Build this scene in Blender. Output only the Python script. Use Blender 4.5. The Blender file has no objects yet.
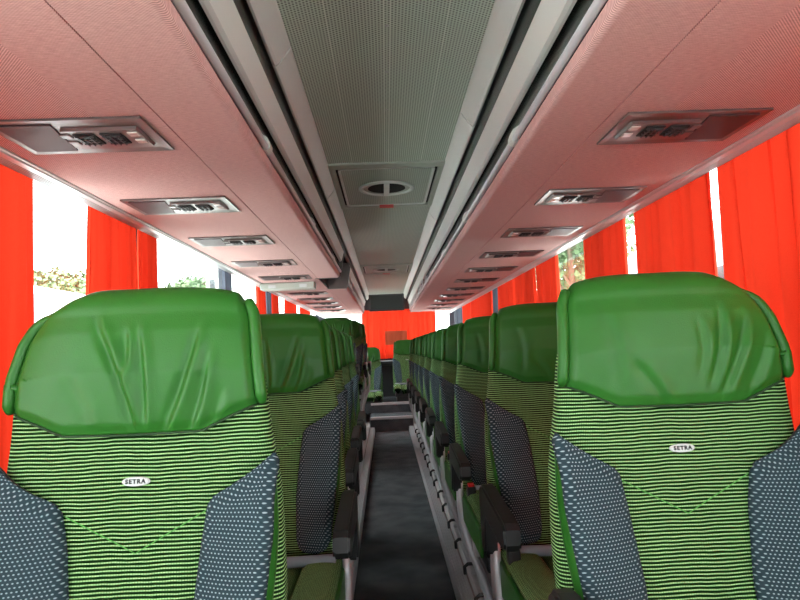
import bpy, bmesh, math, random
from mathutils import Vector, Matrix, noise
random.seed(7)
sc = bpy.context.scene
C = sc.collection
PI = math.pi

# ------------------------------------------------------------------ camera
EYE = 1.20
cam_d = bpy.data.cameras.new('camera'); cam = bpy.data.objects.new('camera', cam_d); C.objects.link(cam)
cam_d.sensor_width = 36.0; cam_d.lens = 27.0; cam_d.clip_start = 0.02; cam_d.clip_end = 500
ROLL = 0.040
fy = Vector((386-400, -(348-300), -600.0)).normalized()          # world +Y seen in camera axes
up = Vector((-math.sin(ROLL), math.cos(ROLL), 0)); up = (up - fy*up.dot(fy)).normalized()
ex = fy.cross(up).normalized()
R = Matrix((ex, fy, up)).transposed().inverted()
M4 = R.to_4x4(); M4.translation = Vector((-0.04, 0.0, EYE))
cam.matrix_world = M4
sc.camera = cam
# ------------------------------------------------------------------ world, exposure, daylight
w = bpy.data.worlds.new('overcast_sky'); sc.world = w; w.use_nodes = True
bgn = w.node_tree.nodes['Background']; bgn.inputs[0].default_value = (0.93, 0.97, 1.0, 1); bgn.inputs[1].default_value = 8.3
sc.view_settings.view_transform = 'Standard'; sc.view_settings.look = 'None'
sc.view_settings.gamma = 1.0; sc.view_settings.use_curve_mapping = False
sc.view_settings.exposure = 0.0
def area(name, loc, rot, sx, sy, power, col=(1,1,1)):
    l = bpy.data.lights.new(name, 'AREA'); l.shape = 'RECTANGLE'; l.size = sx; l.size_y = sy; l.energy = power; l.color = col
    o = bpy.data.objects.new(name, l); C.objects.link(o); o.location = loc; o.rotation_euler = rot; return o
# fill lamp added behind the camera, tilted up to brighten racks and ceiling
area('front_fill', (0, -2.45, 0.95), (PI*0.80, 0, 0), 2.2, 1.2, 6, (1, 1.0, 0.98))
sl = bpy.data.lights.new('bounce_sun', 'SUN'); sl.energy = 38; sl.angle = 0.05; sl.color = (0.97, 0.98, 1.0)  # sun lamp added to the overcast sky so ground bounce brightens the ceiling
so = bpy.data.objects.new('bounce_sun', sl); C.objects.link(so); so.rotation_euler = (0.10, 0.22, 0)
sc.cycles.max_bounces = 8; sc.cycles.diffuse_bounces = 6; sc.cycles.transparent_max_bounces = 12
sc.cycles.sample_clamp_indirect = 6; sc.cycles.caustics_reflective = False; sc.cycles.caustics_refractive = False

# ------------------------------------------------------------------ materials
def lin(r, g, b):
    f = lambda c: ((c/255+0.055)/1.055)**2.4 if c/255 > 0.04045 else c/255/12.92
    return (f(r), f(g), f(b), 1)
def mat(name, col, rough=0.6, metal=0.0, spec=0.5):
    m = bpy.data.materials.new(name); m.use_nodes = True
    b = m.node_tree.nodes['Principled BSDF']
    b.inputs['Base Color'].default_value = col; b.inputs['Roughness'].default_value = rough
    b.inputs['Metallic'].default_value = metal; b.inputs['Specular IOR Level'].default_value = spec
    return m
class NT:
    def __init__(s, m): s.t = m.node_tree; s.n = s.t.nodes; s.l = s.t.links; s.b = s.n['Principled BSDF']
    def add(s, k, **kw):
        n = s.n.new(k)
        for a, v in kw.items(): setattr(n, a, v)
        return n
    def link(s, a, b): s.l.new(a, b)
    def math(s, op, a, b=None, c=None):
        n = s.n.new('ShaderNodeMath'); n.operation = op
        for i, v in enumerate((a, b, c)):
            if v is None: continue
            if isinstance(v, (int, float)): n.inputs[i].default_value = v
            else: s.l.new(v, n.inputs[i])
        return n.outputs[0]
    def mix(s, f, a, b):
        n = s.n.new('ShaderNodeMix'); n.data_type = 'RGBA'
        for i, v in ((0, f), (6, a), (7, b)):
            if isinstance(v, (int, float)): n.inputs[i].default_value = v
            elif isinstance(v, tuple): n.inputs[i].default_value = v
            else: s.l.new(v, n.inputs[i])
        return n.outputs[2]
    def smooth(s, x, lo, hi):
        n = s.n.new('ShaderNodeMapRange'); n.interpolation_type = 'SMOOTHSTEP'
        s.l.new(x, n.inputs[0]); n.inputs[1].default_value = lo; n.inputs[2].default_value = hi
        return n.outputs[0]
    def bump(s, h, st, dist=0.001):
        n = s.n.new('ShaderNodeBump'); n.inputs['Strength'].default_value = st; n.inputs['Distance'].default_value = dist
        s.l.new(h, n.inputs['Height']); s.l.new(n.outputs[0], s.b.inputs['Normal'])
    def uv(s):
        n = s.n.new('ShaderNodeTexCoord'); x = s.n.new('ShaderNodeSeparateXYZ'); s.l.new(n.outputs['UV'], x.inputs[0])
        return x.outputs[0], x.outputs[1], n.outputs['UV']
    def obj(s):
        n = s.n.new('ShaderNodeTexCoord'); x = s.n.new('ShaderNodeSeparateXYZ'); s.l.new(n.outputs['Object'], x.inputs[0])
        return x.outputs[0], x.outputs[1], x.outputs[2], n.outputs['Object']
    def noise(s, vec, scale, detail=2.0):
        n = s.n.new('ShaderNodeTexNoise'); n.inputs['Scale'].default_value = scale; n.inputs['Detail'].default_value = detail
        s.l.new(vec, n.inputs['Vector']); return n.outputs['Fac']

M = {}
# green leather
m = M['leather'] = mat('green_leather', lin(50, 116, 42), 0.42, spec=0.3); t = NT(m); x, y, z, v = t.obj()
nz = t.noise(v, 420, 3); t.bump(nz, 0.22, 0.0012)
t.link(t.mix(t.noise(v, 9, 2), lin(35, 92, 27), lin(43, 105, 35)), t.b.inputs['Base Color'])
# striped knitted fabric
m = M['stripe'] = mat('striped_green_knit', lin(90, 140, 70), 0.9, spec=0.15); t = NT(m); u_, v_, uv = t.uv()
wob = t.math('MULTIPLY', t.math('SUBTRACT', t.noise(uv, 14, 2), 0.5), 0.006)
vv = t.math('ADD', v_, wob)
fr = t.math('FRACT', t.math('MULTIPLY', vv, 1/0.0064))
tri = t.math('ABSOLUTE', t.math('SUBTRACT', fr, 0.5))           # 0 in band centre
band = t.math('SUBTRACT', 1.0, t.smooth(tri, 0.09, 0.25))
fu = t.math('ABSOLUTE', t.math('SUBTRACT', t.math('FRACT', t.math('MULTIPLY', u_, 1/0.0044)), 0.5))
dash = t.math('SUBTRACT', 1.0, t.math('MULTIPLY', t.smooth(fu, 0.28, 0.42), t.noise(uv, 120, 1)))
green = t.mix(dash, lin(40, 84, 30), lin(162, 208, 136))
dark = t.mix(t.noise(uv, 300, 1), lin(6, 26, 4), lin(14, 46, 12))
t.link(t.mix(band, dark, green), t.b.inputs['Base Color'])
t.bump(band, 0.6, 0.0015)
# dotted blue grey fabric
m = M['dots'] = mat('dotted_slate_knit', lin(66, 80, 90), 0.9, spec=0.15); t = NT(m); u_, v_, uv = t.uv()
ry = t.math('MULTIPLY', v_, 1/0.0063); row = t.math('FLOOR', ry)
rx = t.math('ADD', t.math('MULTIPLY', u_, 1/0.0064), t.math('MULTIPLY', row, 0.5))
dx = t.math('MULTIPLY', t.math('SUBTRACT', t.math('FRACT', rx), 0.5), 0.8); dy = t.math('SUBTRACT', t.math('FRACT', ry), 0.5)
d = t.math('SQRT', t.math('ADD', t.math('MULTIPLY', dx, dx), t.math('MULTIPLY', dy, dy)))
dot = t.math('SUBTRACT', 1.0, t.smooth(d, 0.10, 0.26))
t.link(t.mix(dot, t.mix(t.noise(uv, 260, 1), lin(32, 48, 54), lin(52, 70, 78)), lin(150, 168, 174)), t.b.inputs['Base Color'])
t.bump(dot, 0.4, 0.001)
M['grey_fabric'] = mat('plain_grey_fabric', lin(134, 142, 150), 0.9, spec=0.1)
M['thread'] = mat('green_thread', lin(84, 160, 70), 0.7)
M['dark_thread'] = mat('dark_piping', lin(26, 58, 22), 0.7)
M['shell'] = mat('charcoal_seat_shell', lin(38, 38, 40), 0.45)
M['seatback'] = mat('grey_seat_back_cover', lin(112, 114, 116), 0.6)
M['black'] = mat('black_soft_plastic', lin(26, 27, 28), 0.5)
M['void'] = mat('black_recess', lin(12, 12, 13), 0.8)
M['red'] = mat('red_plastic', lin(205, 20, 28), 0.35)
M['alu'] = mat('satin_aluminium', lin(200, 202, 204), 0.38, 0.35)
M['cast'] = mat('cast_aluminium', lin(190, 192, 196), 0.38, 0.35)
M['badge'] = mat('white_badge', lin(196, 200, 200), 0.35)
M['ink'] = mat('black_lettering', lin(20, 20, 22), 0.5)
# pink weave
def weave(name, c1, c2, sgn=0.0):
    m = mat(name, c1, 0.85, spec=0.2); t = NT(m); x, y, z, v = t.obj()
    wv = t.math('ADD', t.math('MULTIPLY', t.math('SINE', t.math('MULTIPLY', t.math('SUBTRACT', y, t.math('ABSOLUTE', t.math('ADD', x, sgn))), 2*PI/0.0062)), 0.5), 0.5)
    mp = t.add('ShaderNodeMapping'); mp.inputs['Scale'].default_value = (60, 400, 60); t.link(v, mp.inputs[0])
    n2 = t.noise(mp.outputs[0], 1.0, 3)
    f = t.math('ADD', t.math('MULTIPLY', wv, 0.45), t.math('MULTIPLY', n2, 0.55))
    t.link(t.mix(f, c1, c2), t.b.inputs['Base Color']); t.bump(f, 0.5, 0.0015); return m
M['pink'] = weave('pink_woven_fabric', lin(124, 82, 80), lin(252, 208, 202))
# perforated ceiling
m = M['perf'] = mat('perforated_grey_panel', lin(180, 184, 172), 0.42); t = NT(m); x, y, z, v = t.obj()
px = t.math('SUBTRACT', t.math('FRACT', t.math('MULTIPLY', x, 1/0.0095)), 0.5)
py = t.math('SUBTRACT', t.math('FRACT', t.math('ADD', t.math('MULTIPLY', y, 1/0.0115), t.math('MULTIPLY', t.math('FLOOR', t.math('MULTIPLY', x, 1/0.0095)), 0.5))), 0.5)
d = t.math('SQRT', t.math('ADD', t.math('MULTIPLY', px, px), t.math('MULTIPLY', py, py)))
hole = t.math('SUBTRACT', 1.0, t.smooth(d, 0.2, 0.42))
lx = t.math('ABSOLUTE', t.math('SUBTRACT', t.math('ABSOLUTE', x), 0.172))
ln = t.math('SUBTRACT', 1.0, t.smooth(lx, 0.001, 0.004)); lc = t.math('SUBTRACT', 1.0, t.smooth(t.math('ABSOLUTE', t.math('SUBTRACT', t.math('ABSOLUTE', x), 0.009)), 0.001, 0.004))
line = t.math('MAXIMUM', ln, lc)
base = t.mix(line, lin(206, 220, 206), lin(228, 238, 226))
t.link(t.mix(hole, base, lin(112, 122, 112)), t.b.inputs['Base Color'])
M['panel'] = mat('grey_green_panel', lin(172, 178, 168), 0.5)
m = M['ribbed'] = mat('fine_ribbed_grey_panel', lin(100, 103, 95), 0.5); t = NT(m); x, y, z, v = t.obj()
rb = t.math('SINE', t.math('MULTIPLY', x, 2*PI/0.011)); t.link(t.mix(t.math('ADD', t.math('MULTIPLY', rb, 0.5), 0.5), lin(150, 158, 148), lin(182, 190, 178)), t.b.inputs['Base Color']); t.bump(rb, 0.3, 0.001)
M['trimgrey'] = mat('light_grey_trim', lin(208, 212, 208), 0.42)
M['darkgreen'] = mat('dark_glossy_trim', lin(36, 42, 38), 0.22)
M['psu'] = mat('service_panel_plastic', lin(92, 82, 80), 0.36, 0.3)
M['psu_dark'] = mat('speaker_grille_plastic', lin(66, 48, 50), 0.55, spec=0.25)
M['lens'] = mat('clear_lamp_lens', lin(196, 190, 184), 0.15)
# curtain
def curtain_mat(name, c, c2, tr=0.5):
    m = mat(name, c, 0.9, spec=0.05); t = NT(m); x, y, z, v = t.obj()
    mp = t.add('ShaderNodeMapping'); mp.inputs['Scale'].default_value = (500, 500, 300); t.link(v, mp.inputs[0])
    col = t.mix(t.noise(mp.outputs[0], 1.0, 2), c, c2)
    t.link(col, t.b.inputs['Base Color'])
    tl = t.add('ShaderNodeBsdfTranslucent'); t.link(col, tl.inputs[0])
    mx = t.add('ShaderNodeMixShader'); mx.inputs[0].default_value = tr
    out = t.n['Material Output']; t.link(t.b.outputs[0], mx.inputs[1]); t.link(tl.outputs[0], mx.inputs[2]); t.link(mx.outputs[0], out.inputs[0])
    return m
M['curtain'] = curtain_mat('red_curtain_cloth', lin(222, 52, 30), lin(238, 66, 40), 0.21)
M['flap'] = mat('orange_brown_cloth', lin(205, 92, 56), 0.9)
M['curtain_grey'] = curtain_mat('slate_curtain_cloth', lin(86, 92, 104), lin(100, 106, 118), 0.3)
# glass
m = M['glass'] = bpy.data.materials.new('window_glass'); m.use_nodes = True; n = m.node_tree.nodes; l = m.node_tree.links
n.remove(n['Principled BSDF']); tr = n.new('ShaderNodeBsdfTransparent'); tr.inputs[0].default_value = (0.93, 0.96, 0.94, 1)
gl = n.new('ShaderNodeBsdfGlossy'); gl.inputs['Roughness'].default_value = 0.02; fr_ = n.new('ShaderNodeMath'); fr_.operation = 'MULTIPLY_ADD'; lw = n.new('ShaderNodeLayerWeight'); pw = n.new('ShaderNodeMath'); pw.operation = 'POWER'; pw.inputs[1].default_value = 4.0; l.new(lw.outputs['Facing'], pw.inputs[0]); lw.inputs[0].default_value = 0.5; l.new(pw.outputs[0], fr_.inputs[0]); fr_.inputs[1].default_value = 0.5; fr_.inputs[2].default_value = 0.03
mx = n.new('ShaderNodeMixShader'); l.new(fr_.outputs[0], mx.inputs[0]); l.new(tr.outputs[0], mx.inputs[1]); l.new(gl.outputs[0], mx.inputs[2]); l.new(mx.outputs[0], n['Material Output'].inputs[0])
m = M['carpet'] = mat('charcoal_carpet', lin(70, 72, 76), 0.95, spec=0.1); t = NT(m); x, y, z, v = t.obj()
nn = t.math('ADD', t.math('MULTIPLY', t.noise(v, 500, 2), 0.6), t.math('MULTIPLY', t.noise(v, 5, 3), 0.4))
t.link(t.mix(t.smooth(nn, 0.3, 0.7), lin(48, 52, 56), lin(104, 110, 114)), t.b.inputs['Base Color']); t.bump(nn, 0.6, 0.003)
M['platform'] = mat('grey_vinyl_platform', lin(150, 140, 138), 0.6)
M['wall'] = mat('grey_side_lining', lin(112, 110, 110), 0.8)
M['post'] = mat('dark_grey_pillar', lin(74, 78, 88), 0.6)
M['roof'] = mat('roof_lining', lin(120, 118, 114), 0.8)
M['asphalt'] = mat('pale_asphalt', lin(205, 206, 202), 0.9)
m = M['leaves'] = mat('tree_leaves', lin(90, 125, 60), 0.7); t = NT(m); x, y, z, v = t.obj()
t.link(t.mix(t.noise(v, 0.9, 3), lin(62, 86, 58), lin(104, 126, 84)), t.b.inputs['Base Color'])
M['bark'] = mat('tree_bark', lin(96, 82, 66), 0.9)
M['coachwhite'] = mat('white_coach_paint', lin(200, 196, 206), 0.25)
M['coachglass'] = mat('dark_coach_glass', lin(40, 46, 52), 0.1)
M['rubber'] = mat('tyre_rubber', lin(24, 24, 24), 0.8)
M['concrete'] = mat('pale_render', lin(196, 196, 190), 0.8)

# ------------------------------------------------------------------ mesh helpers
def link_obj(name, bm, m, parent=None, smooth=False, recalc=True):
    if recalc: bmesh.ops.recalc_face_normals(bm, faces=bm.faces)
    me = bpy.data.meshes.new(name); bm.to_mesh(me); bm.free()
    if m is not None: me.materials.append(m)
    if smooth:
        for p in me.polygons: p.use_smooth = True
    o = bpy.data.objects.new(name, me); C.objects.link(o)
    if parent is not None: o.parent = parent
    return o
def tag(o, label, cat, group=None, kind=None):
    if label: o['label'] = label
    if cat: o['category'] = cat
    if group: o['group'] = group
    if kind: o['kind'] = kind
    return o
def struct(name, bm, m, smooth=False, label=None):
    o = link_obj(name, bm, m, None, smooth); o['kind'] = 'structure'
    if label: o['label'] = label
    return o
def thing(name, label, cat, loc=(0, 0, 0), rot=(0, 0, 0), group=None):
    o = bpy.data.objects.new(name, None); C.objects.link(o); o.location = loc; o.rotation_euler = rot
    o.empty_display_size = 0.05
    return tag(o, label, cat, group)
def box(bm, x0, x1, y0, y1, z0, z1, bev=0.0, seg=2):
    vs = [bm.verts.new(p) for p in ((x0,y0,z0),(x1,y0,z0),(x1,y1,z0),(x0,y1,z0),(x0,y0,z1),(x1,y0,z1),(x1,y1,z1),(x0,y1,z1))]
    fs = [bm.faces.new([vs[i] for i in q]) for q in ((0,3,2,1),(4,5,6,7),(0,1,5,4),(1,2,6,5),(2,3,7,6),(3,0,4,7))]
    if bev:
        es = list({e for f in fs for e in f.edges})
        bmesh.ops.bevel(bm, geom=es, offset=bev, segments=seg, affect='EDGES', profile=0.6)
def B(*a, **k):
    bm = bmesh.new(); box(bm, *a, **k); return bm
def extr(bm, prof, y0, y1, bev=0.0):
    """closed (x,z) profile extruded along y"""
    a = [bm.verts.new((p[0], y0, p[1])) for p in prof]; b = [bm.verts.new((p[0], y1, p[1])) for p in prof]
    n = len(prof)
    bm.faces.new(a); bm.faces.new(b[::-1])
    for i in range(n): bm.faces.new((a[i], b[i], b[(i+1) % n], a[(i+1) % n]))
def extr_x(bm, prof, x0, x1):
    a = [bm.verts.new((x0, p[0], p[1])) for p in prof]; b = [bm.verts.new((x1, p[0], p[1])) for p in prof]
    n = len(prof); bm.faces.new(a); bm.faces.new(b[::-1])
    for i in range(n): bm.faces.new((a[i], b[i], b[(i+1) % n], a[(i+1) % n]))
def tube(bm, pts, r, n=8, caps=True):
    pts = [Vector(p) for p in pts]; rings = []
    rr = r if isinstance(r, (list, tuple)) else [r]*len(pts)
    prev = None
    for i, p in enumerate(pts):
        d = (pts[min(i+1, len(pts)-1)] - pts[max(i-1, 0)]).normalized()
        if prev is None:
            a = Vector((0, 0, 1)) if abs(d.z) < 0.9 else Vector((1, 0, 0)); s = d.cross(a).normalized()
        else: s = (prev - d*prev.dot(d)).normalized()
        prev = s; q = d.cross(s)
        rings.append([bm.verts.new(p + (s*math.cos(2*PI*k/n) + q*math.sin(2*PI*k/n))*rr[i]) for k in range(n)])
    for a, b in zip(rings, rings[1:]):
        for k in range(n): bm.faces.new((a[k], a[(k+1) % n], b[(k+1) % n], b[k]))
    if caps: bm.faces.new(rings[0][::-1]); bm.faces.new(rings[-1])
def smoothstep(a, b, x):
    t = max(0.0, min(1.0, (x-a)/(b-a))); return t*t*(3-2*t)
def interp(tab, x):
    if x <= tab[0][0]: return tab[0][1]
    for (a, fa), (b, fb) in zip(tab, tab[1:]):
        if x <= b: return fa + (fb-fa)*(x-a)/(b-a)
    return tab[-1][1]
def sheet(fun, nu, nv, thick, uvf=None):
    """fun(a,b)->(Vector point); thick slab built behind along local normal; returns bm"""
    bm = bmesh.new(); uvl = bm.loops.layers.uv.new('UVMap')
    P = [[fun(i/nu, j/nv) for i in range(nu+1)] for j in range(nv+1)]
    def nrm(i, j):
        a = P[j][min(i+1, nu)] - P[j][max(i-1, 0)]; b = P[min(j+1, nv)][i] - P[max(j-1, 0)][i]
        c = a.cross(b); return c.normalized() if c.length > 1e-12 else Vector((0, 1, 0))
    F = [[bm.verts.new(P[j][i]) for i in range(nu+1)] for j in range(nv+1)]
    K = [[bm.verts.new(P[j][i] - nrm(i, j)*thick) for i in range(nu+1)] for j in range(nv+1)]
    def face(vs, ij):
        f = bm.faces.new(vs)
        for lp, (i, j) in zip(f.loops, ij): lp[uvl].uv = uvf(i/nu, j/nv) if uvf else (i/nu, j/nv)
    for j in range(nv):
        for i in range(nu):
            face((F[j][i], F[j][i+1], F[j+1][i+1], F[j+1][i]), ((i,j),(i+1,j),(i+1,j+1),(i,j+1)))
            face((K[j][i], K[j+1][i], K[j+1][i+1], K[j][i+1]), ((i,j),(i,j+1),(i+1,j+1),(i+1,j)))
    for i in range(nu):
        for j, s in ((0, 1), (nv, -1)):
            face((F[j][i], K[j][i], K[j][i+1], F[j][i+1])[::s], ((i,j),(i,j),(i+1,j),(i+1,j))[::s])
    for j in range(nv):
        for i, s in ((0, -1), (nu, 1)):
            face((F[j][i], K[j][i], K[j+1][i], F[j+1][i])[::s], ((i,j),(i,j),(i,j+1),(i,j+1))[::s])
    return bm

# ------------------------------------------------------------------ coach shell
Y0, Y1 = -2.6, 10.6
CEIL = EYE + 0.925
WX = 1.20
bm = B(-0.30, 0.30, Y0, 8.8, -0.05, 0.0); struct('floor', bm, M['carpet'])
for s, nm in ((-1, 'left'), (1, 'right')):
    xs = sorted((s*0.25, s*1.22)); 
    bm = B(xs[0] if s < 0 else 0.31, xs[1] if s > 0 else -0.31, Y0, Y1, -0.05, 0.055)
    struct('floor_' + nm, bm, M['platform'])
    # ribbed edge strip and seat track
    bm = bmesh.new()
    prof = [(0.245, 0.0), (0.245, 0.02)]
    k = 0.25
    while k < 0.30: prof += [(k, 0.058), (k+0.004, 0.066), (k+0.008, 0.066), (k+0.010, 0.060)]; k += 0.012
    prof += [(0.312, 0.060), (0.312, -0.01), (0.25, -0.01)]
    extr(bm, [(s*a, b) for a, b in prof], Y0, 8.8); struct('trim_1' if s < 0 else 'trim_2', bm, M['cast'])
    bm = bmesh.new()
    extr(bm, [(s*a, b) for a, b in ((0.322, 0.05), (0.322, 0.085), (0.328, 0.092), (0.338, 0.092), (0.341, 0.083), (0.349, 0.083), (0.352, 0.092), (0.362, 0.092), (0.368, 0.085), (0.368, 0.05))], Y0, 8.8)
    struct('trim_3' if s < 0 else 'trim_4', bm, M['alu'])
# rear raised floor with metal nosings
bm = B(-0.31, 0.31, 8.8, Y1, 0.0, 0.20); struct('floor_step', bm, M['carpet'])
bm = B(-1.2, 1.2, 9.42, Y1, 0.20, 0.35); struct('floor_rear', bm, M['carpet'])
for i, (yy, zz, hw) in enumerate(((8.8, 0.20, 0.31), (9.42, 0.35, 0.31))):
    bm = B(-hw, hw, yy-0.012, yy+0.06, zz-0.03, zz+0.006, bev=0.004); struct('trim_%d' % (5+i), bm, M['alu'])
# podium of the raised seats behind the middle door
bm = B(-1.19, -0.38, 6.1, 8.75, 0.055, 0.30, bev=0.01); struct('podium', bm, M['platform'])
# middle door well (dark steps going down on the left)
# roof
bm = B(-1.24, 1.24, Y0, Y1+0.05, CEIL+0.03, CEIL+0.09); struct('roof', bm, M['roof'])
# ceiling panels between the channels
def ceil(name, a, b, m): struct(name, B(-0.31, 0.31, a, b, CEIL, CEIL+0.02), m)
ceil('ceiling', Y0, 2.93, M['perf']); ceil('ceiling_middle', 3.87, 6.6, M['ribbed']); ceil('ceiling_rear', 7.4, Y1, M['ribbed'])
# side walls
WIN_B, WIN_T = 0.78, EYE+0.70
posts = {-1: [-2.5, -0.45, 1.1, 2.80, 4.42, 5.95, 7.4, 8.9, 10.5], 1: [-2.5, -0.4, 1.25, 3.15, 4.70, 6.5, 7.9, 9.4, 10.5]}
ntrim = 7; nwin = 1
for s, nm in ((-1, 'left'), (1, 'right')):
    bm = bmesh.new(); xa, xb = sorted((s*WX, s*(WX+0.05)))
    box(bm, xa, xb, Y0, Y1, -0.05, WIN_B); struct('wall_' + nm, bm, M['wall'])
    bm = B(xa, xb, Y0, Y1, WIN_T, CEIL+0.03); struct('wall_%s_upper' % nm, bm, M['wall'])
    bm = B(*sorted((s*(WX-0.06), s*(WX))), Y0, Y1, WIN_B-0.05, WIN_B, bev=0.008); struct('trim_%d' % ntrim, bm, M['wall']); ntrim += 1
    ps = posts[s]
    for p in ps:
        bm = B(*sorted((s*(WX-0.015), s*(WX+0.045))), p-0.045, p+0.045, WIN_B, WIN_T, bev=0.01); struct('trim_%d' % ntrim, bm, M['post']); ntrim += 1
    for a, b in zip(ps, ps[1:]):
        bm = B(*sorted((s*(WX+0.012), s*(WX+0.02))), a+0.045, b-0.045, WIN_B, WIN_T); struct('window_%d' % nwin, bm, M['glass']); nwin += 1
# rear wall with window
bm = bmesh.new(); box(bm, -WX, WX, Y1, Y1+0.05, 0.0, 1.06); box(bm, -WX, WX, Y1, Y1+0.05, EYE+0.66, CEIL+0.03)
struct('wall_rear', bm, M['shell'])
for s in (-1, 1):
    bm = B(*sorted((s*(WX-0.10), s*WX)), Y1-0.02, Y1+0.05, 1.02, EYE+0.66, bev=0.02); struct('trim_%d' % ntrim, bm, M['post']); ntrim += 1
bm = B(-WX+0.1, WX-0.1, Y1+0.02, Y1+0.028, 1.02, EYE+0.66); struct('window_%d' % nwin, bm, M['glass'])
bm = B(-1.14, 1.14, Y1-0.25, Y1, 0.90, 0.98, bev=0.02); struct('trim_%d' % ntrim, bm, M['shell']); ntrim += 1
# front bulkhead: dashboard wall, with an unseen header added to cut windscreen light
bm = bmesh.new(); box(bm, -WX, WX, Y0-0.05, Y0, -0.05, 0.95); box(bm, -WX, WX, Y0-0.05, Y0, 1.62, CEIL+0.03); struct('wall_front', bm, M['wall'])

# ------------------------------------------------------------------ overhead racks
def H(h): return EYE + h
def rack(s, spans, name, label):
    root = thing(name, label, 'luggage rack', (s*0.7, spans[0][0], H(0.565)))
    def put(nm, bm, m, smooth=False, lab=None):
        o = link_obj(nm, bm, m, None, smooth); o.data.transform(Matrix.Translation(-root.location)); o.parent = root
        if lab: o['label'] = lab
        return o
    def E(prof, a, b, nm, m, smooth=False, lab=None):
        bm = bmesh.new(); extr(bm, [(s*x, H(z)) for x, z in prof], a, b); return put(nm, bm, m, smooth, lab)
    A, Z = spans[0][0], spans[-1][1]
    E([(0.554, 0.565), (0.554, 0.58), (1.020, 0.58), (1.020, 0.565)], A, Z, 'fabric_panel', M['pink'], lab='outer pink woven underside panel')
    E([(0.555, 0.571), (0.545, 0.571), (0.545, 0.585), (0.56, 0.585)], A, Z, 'seam_strip', M['void'])
    E([(0.56, 0.585), (0.56, 0.90), (1.15, 0.90), (1.15, 0.64), (1.020, 0.601), (1.020, 0.585)], A, Z, 'rack_body', M['shell'])
    for a, b in spans:
        arc = [(0.395 - 0.015*math.sin(q), 0.58 - 0.015*math.cos(q)) for q in [k*PI/2/8 for k in range(9)]]
        E([(0.5505, 0.565)] + arc + [(0.380, 0.600), (0.392, 0.600), (0.392, 0.58), (0.5505, 0.58)], a, b, 'fabric_panel', M['pink'], False, 'inner pink woven underside panel')
        E([(0.40, 0.58), (0.40, 0.92), (0.56, 0.92), (0.56, 0.58)], a+0.005, b-0.005, 'rack_face', M['void'], lab='dark recessed rack face')
        # dark glossy lower lip
        E([(0.384, 0.601), (0.384, 0.612), (0.388, 0.700), (0.40, 0.702), (0.40, 0.601)], a, b, 'lower_lip', M['darkgreen'], lab='dark green glossy lip')
        # hand rail tube
        bm = bmesh.new(); tube(bm, [(s*0.374, a+0.01, H(0.612)), (s*0.374, b-0.01, H(0.612))], 0.0105, 14); put('handrail', bm, M['cast'], True)
        # aluminium luggage rail
        E([(0.370, 0.690), (0.360, 0.694), (0.340, 0.762), (0.344, 0.772), (0.356, 0.772), (0.360, 0.750), (0.378, 0.750), (0.378, 0.690)], a, b, 'luggage_rail', M['trimgrey'], lab='flat light grey luggage rail')
        E([(0.376, 0.70), (0.376, 0.735), (0.401, 0.735), (0.401, 0.70)], a+0.02, b-0.02, 'rail_carrier', M['darkgreen'])
        yy = a + 0.35 + (0.62 if a < 0 else 0)
        while yy < b - 0.1:      # rail clips
            bm = bmesh.new(); extr(bm, [(s*x, H(z)) for x, z in ((0.372, 0.600), (0.362, 0.606), (0.361, 0.622), (0.368, 0.640), (0.392, 0.655), (0.392, 0.640), (0.385, 0.625), (0.385, 0.600))], yy, yy+0.045)
            put('rail_clip', bm, M['trimgrey']); yy += 1.12
        if b > 6:                # bright blocks added in place of reflections on the rear rack face
            yy = max(a, 5.5) + 0.25
            while yy < b - 0.1:
                bm = bmesh.new(); extr(bm, [(s*x, H(z)) for x, z in ((0.366, 0.632), (0.366, 0.68), (0.401, 0.68), (0.401, 0.632))], yy, yy+0.16)
                put('glint_block', bm, M['alu']); yy += 0.42
        # end caps
        for yy in (a, b):
            bm = bmesh.new(); extr(bm, [(s*x, H(z)) for x, z in ((0.376, 0.562), (0.366, 0.60), (0.338, 0.76), (0.37, 0.80), (0.57, 0.80), (0.57, 0.562))], yy-0.008, yy+0.008)
            put('end_cap', bm, M['psu'])
    return root
LR = rack(-1, [(Y0+0.02, 4.68), (5.52, 9.7)], 'overhead_luggage_rack', 'pink fabric overhead luggage rack along the left windows, broken by a gap halfway')
RR = rack(1, [(Y0+0.02, 9.7)], 'overhead_luggage_rack', 'unbroken pink fabric overhead luggage rack along the right windows')
# ceiling channels in joined lengths
for s, joints, side in ((-1, [Y0, -0.3, 1.75, 3.35, 5.2, 7.2, 9.0, Y1], 'left'), (1, [Y0, 0.2, 2.3, 4.05, 6.0, 8.0, Y1], 'right')):
    root = thing('ceiling_channel', 'long grey moulded channel between the ceiling panels and the %s rack' % side, 'ceiling trim', (s*0.33, Y0, CEIL))
    for a, b in zip(joints, joints[1:]):
        bm = bmesh.new()
        pr = [(0.292, 0.924), (0.294, 0.912), (0.303, 0.898), (0.330, 0.862), (0.338, 0.856), (0.346, 0.858), (0.349, 0.868), (0.352, 0.90), (0.352, 0.924)]
        extr(bm, [(s*x, H(z)) for x, z in pr], a+0.005, b-0.005)
        o = link_obj('channel_length', bm, M['trimgrey']); o.data.transform(Matrix.Translation(-root.location)); o.parent = root
    bm = bmesh.new(); extr(bm, [(s*x, H(z)) for x, z in ((0.36, 0.78), (0.37, 0.92), (0.353, 0.924), (0.353, 0.87))], Y0, Y1)
    o = link_obj('channel_backing', bm, M['darkgreen']); o.data.transform(Matrix.Translation(-root.location)); o.parent = root
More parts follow.
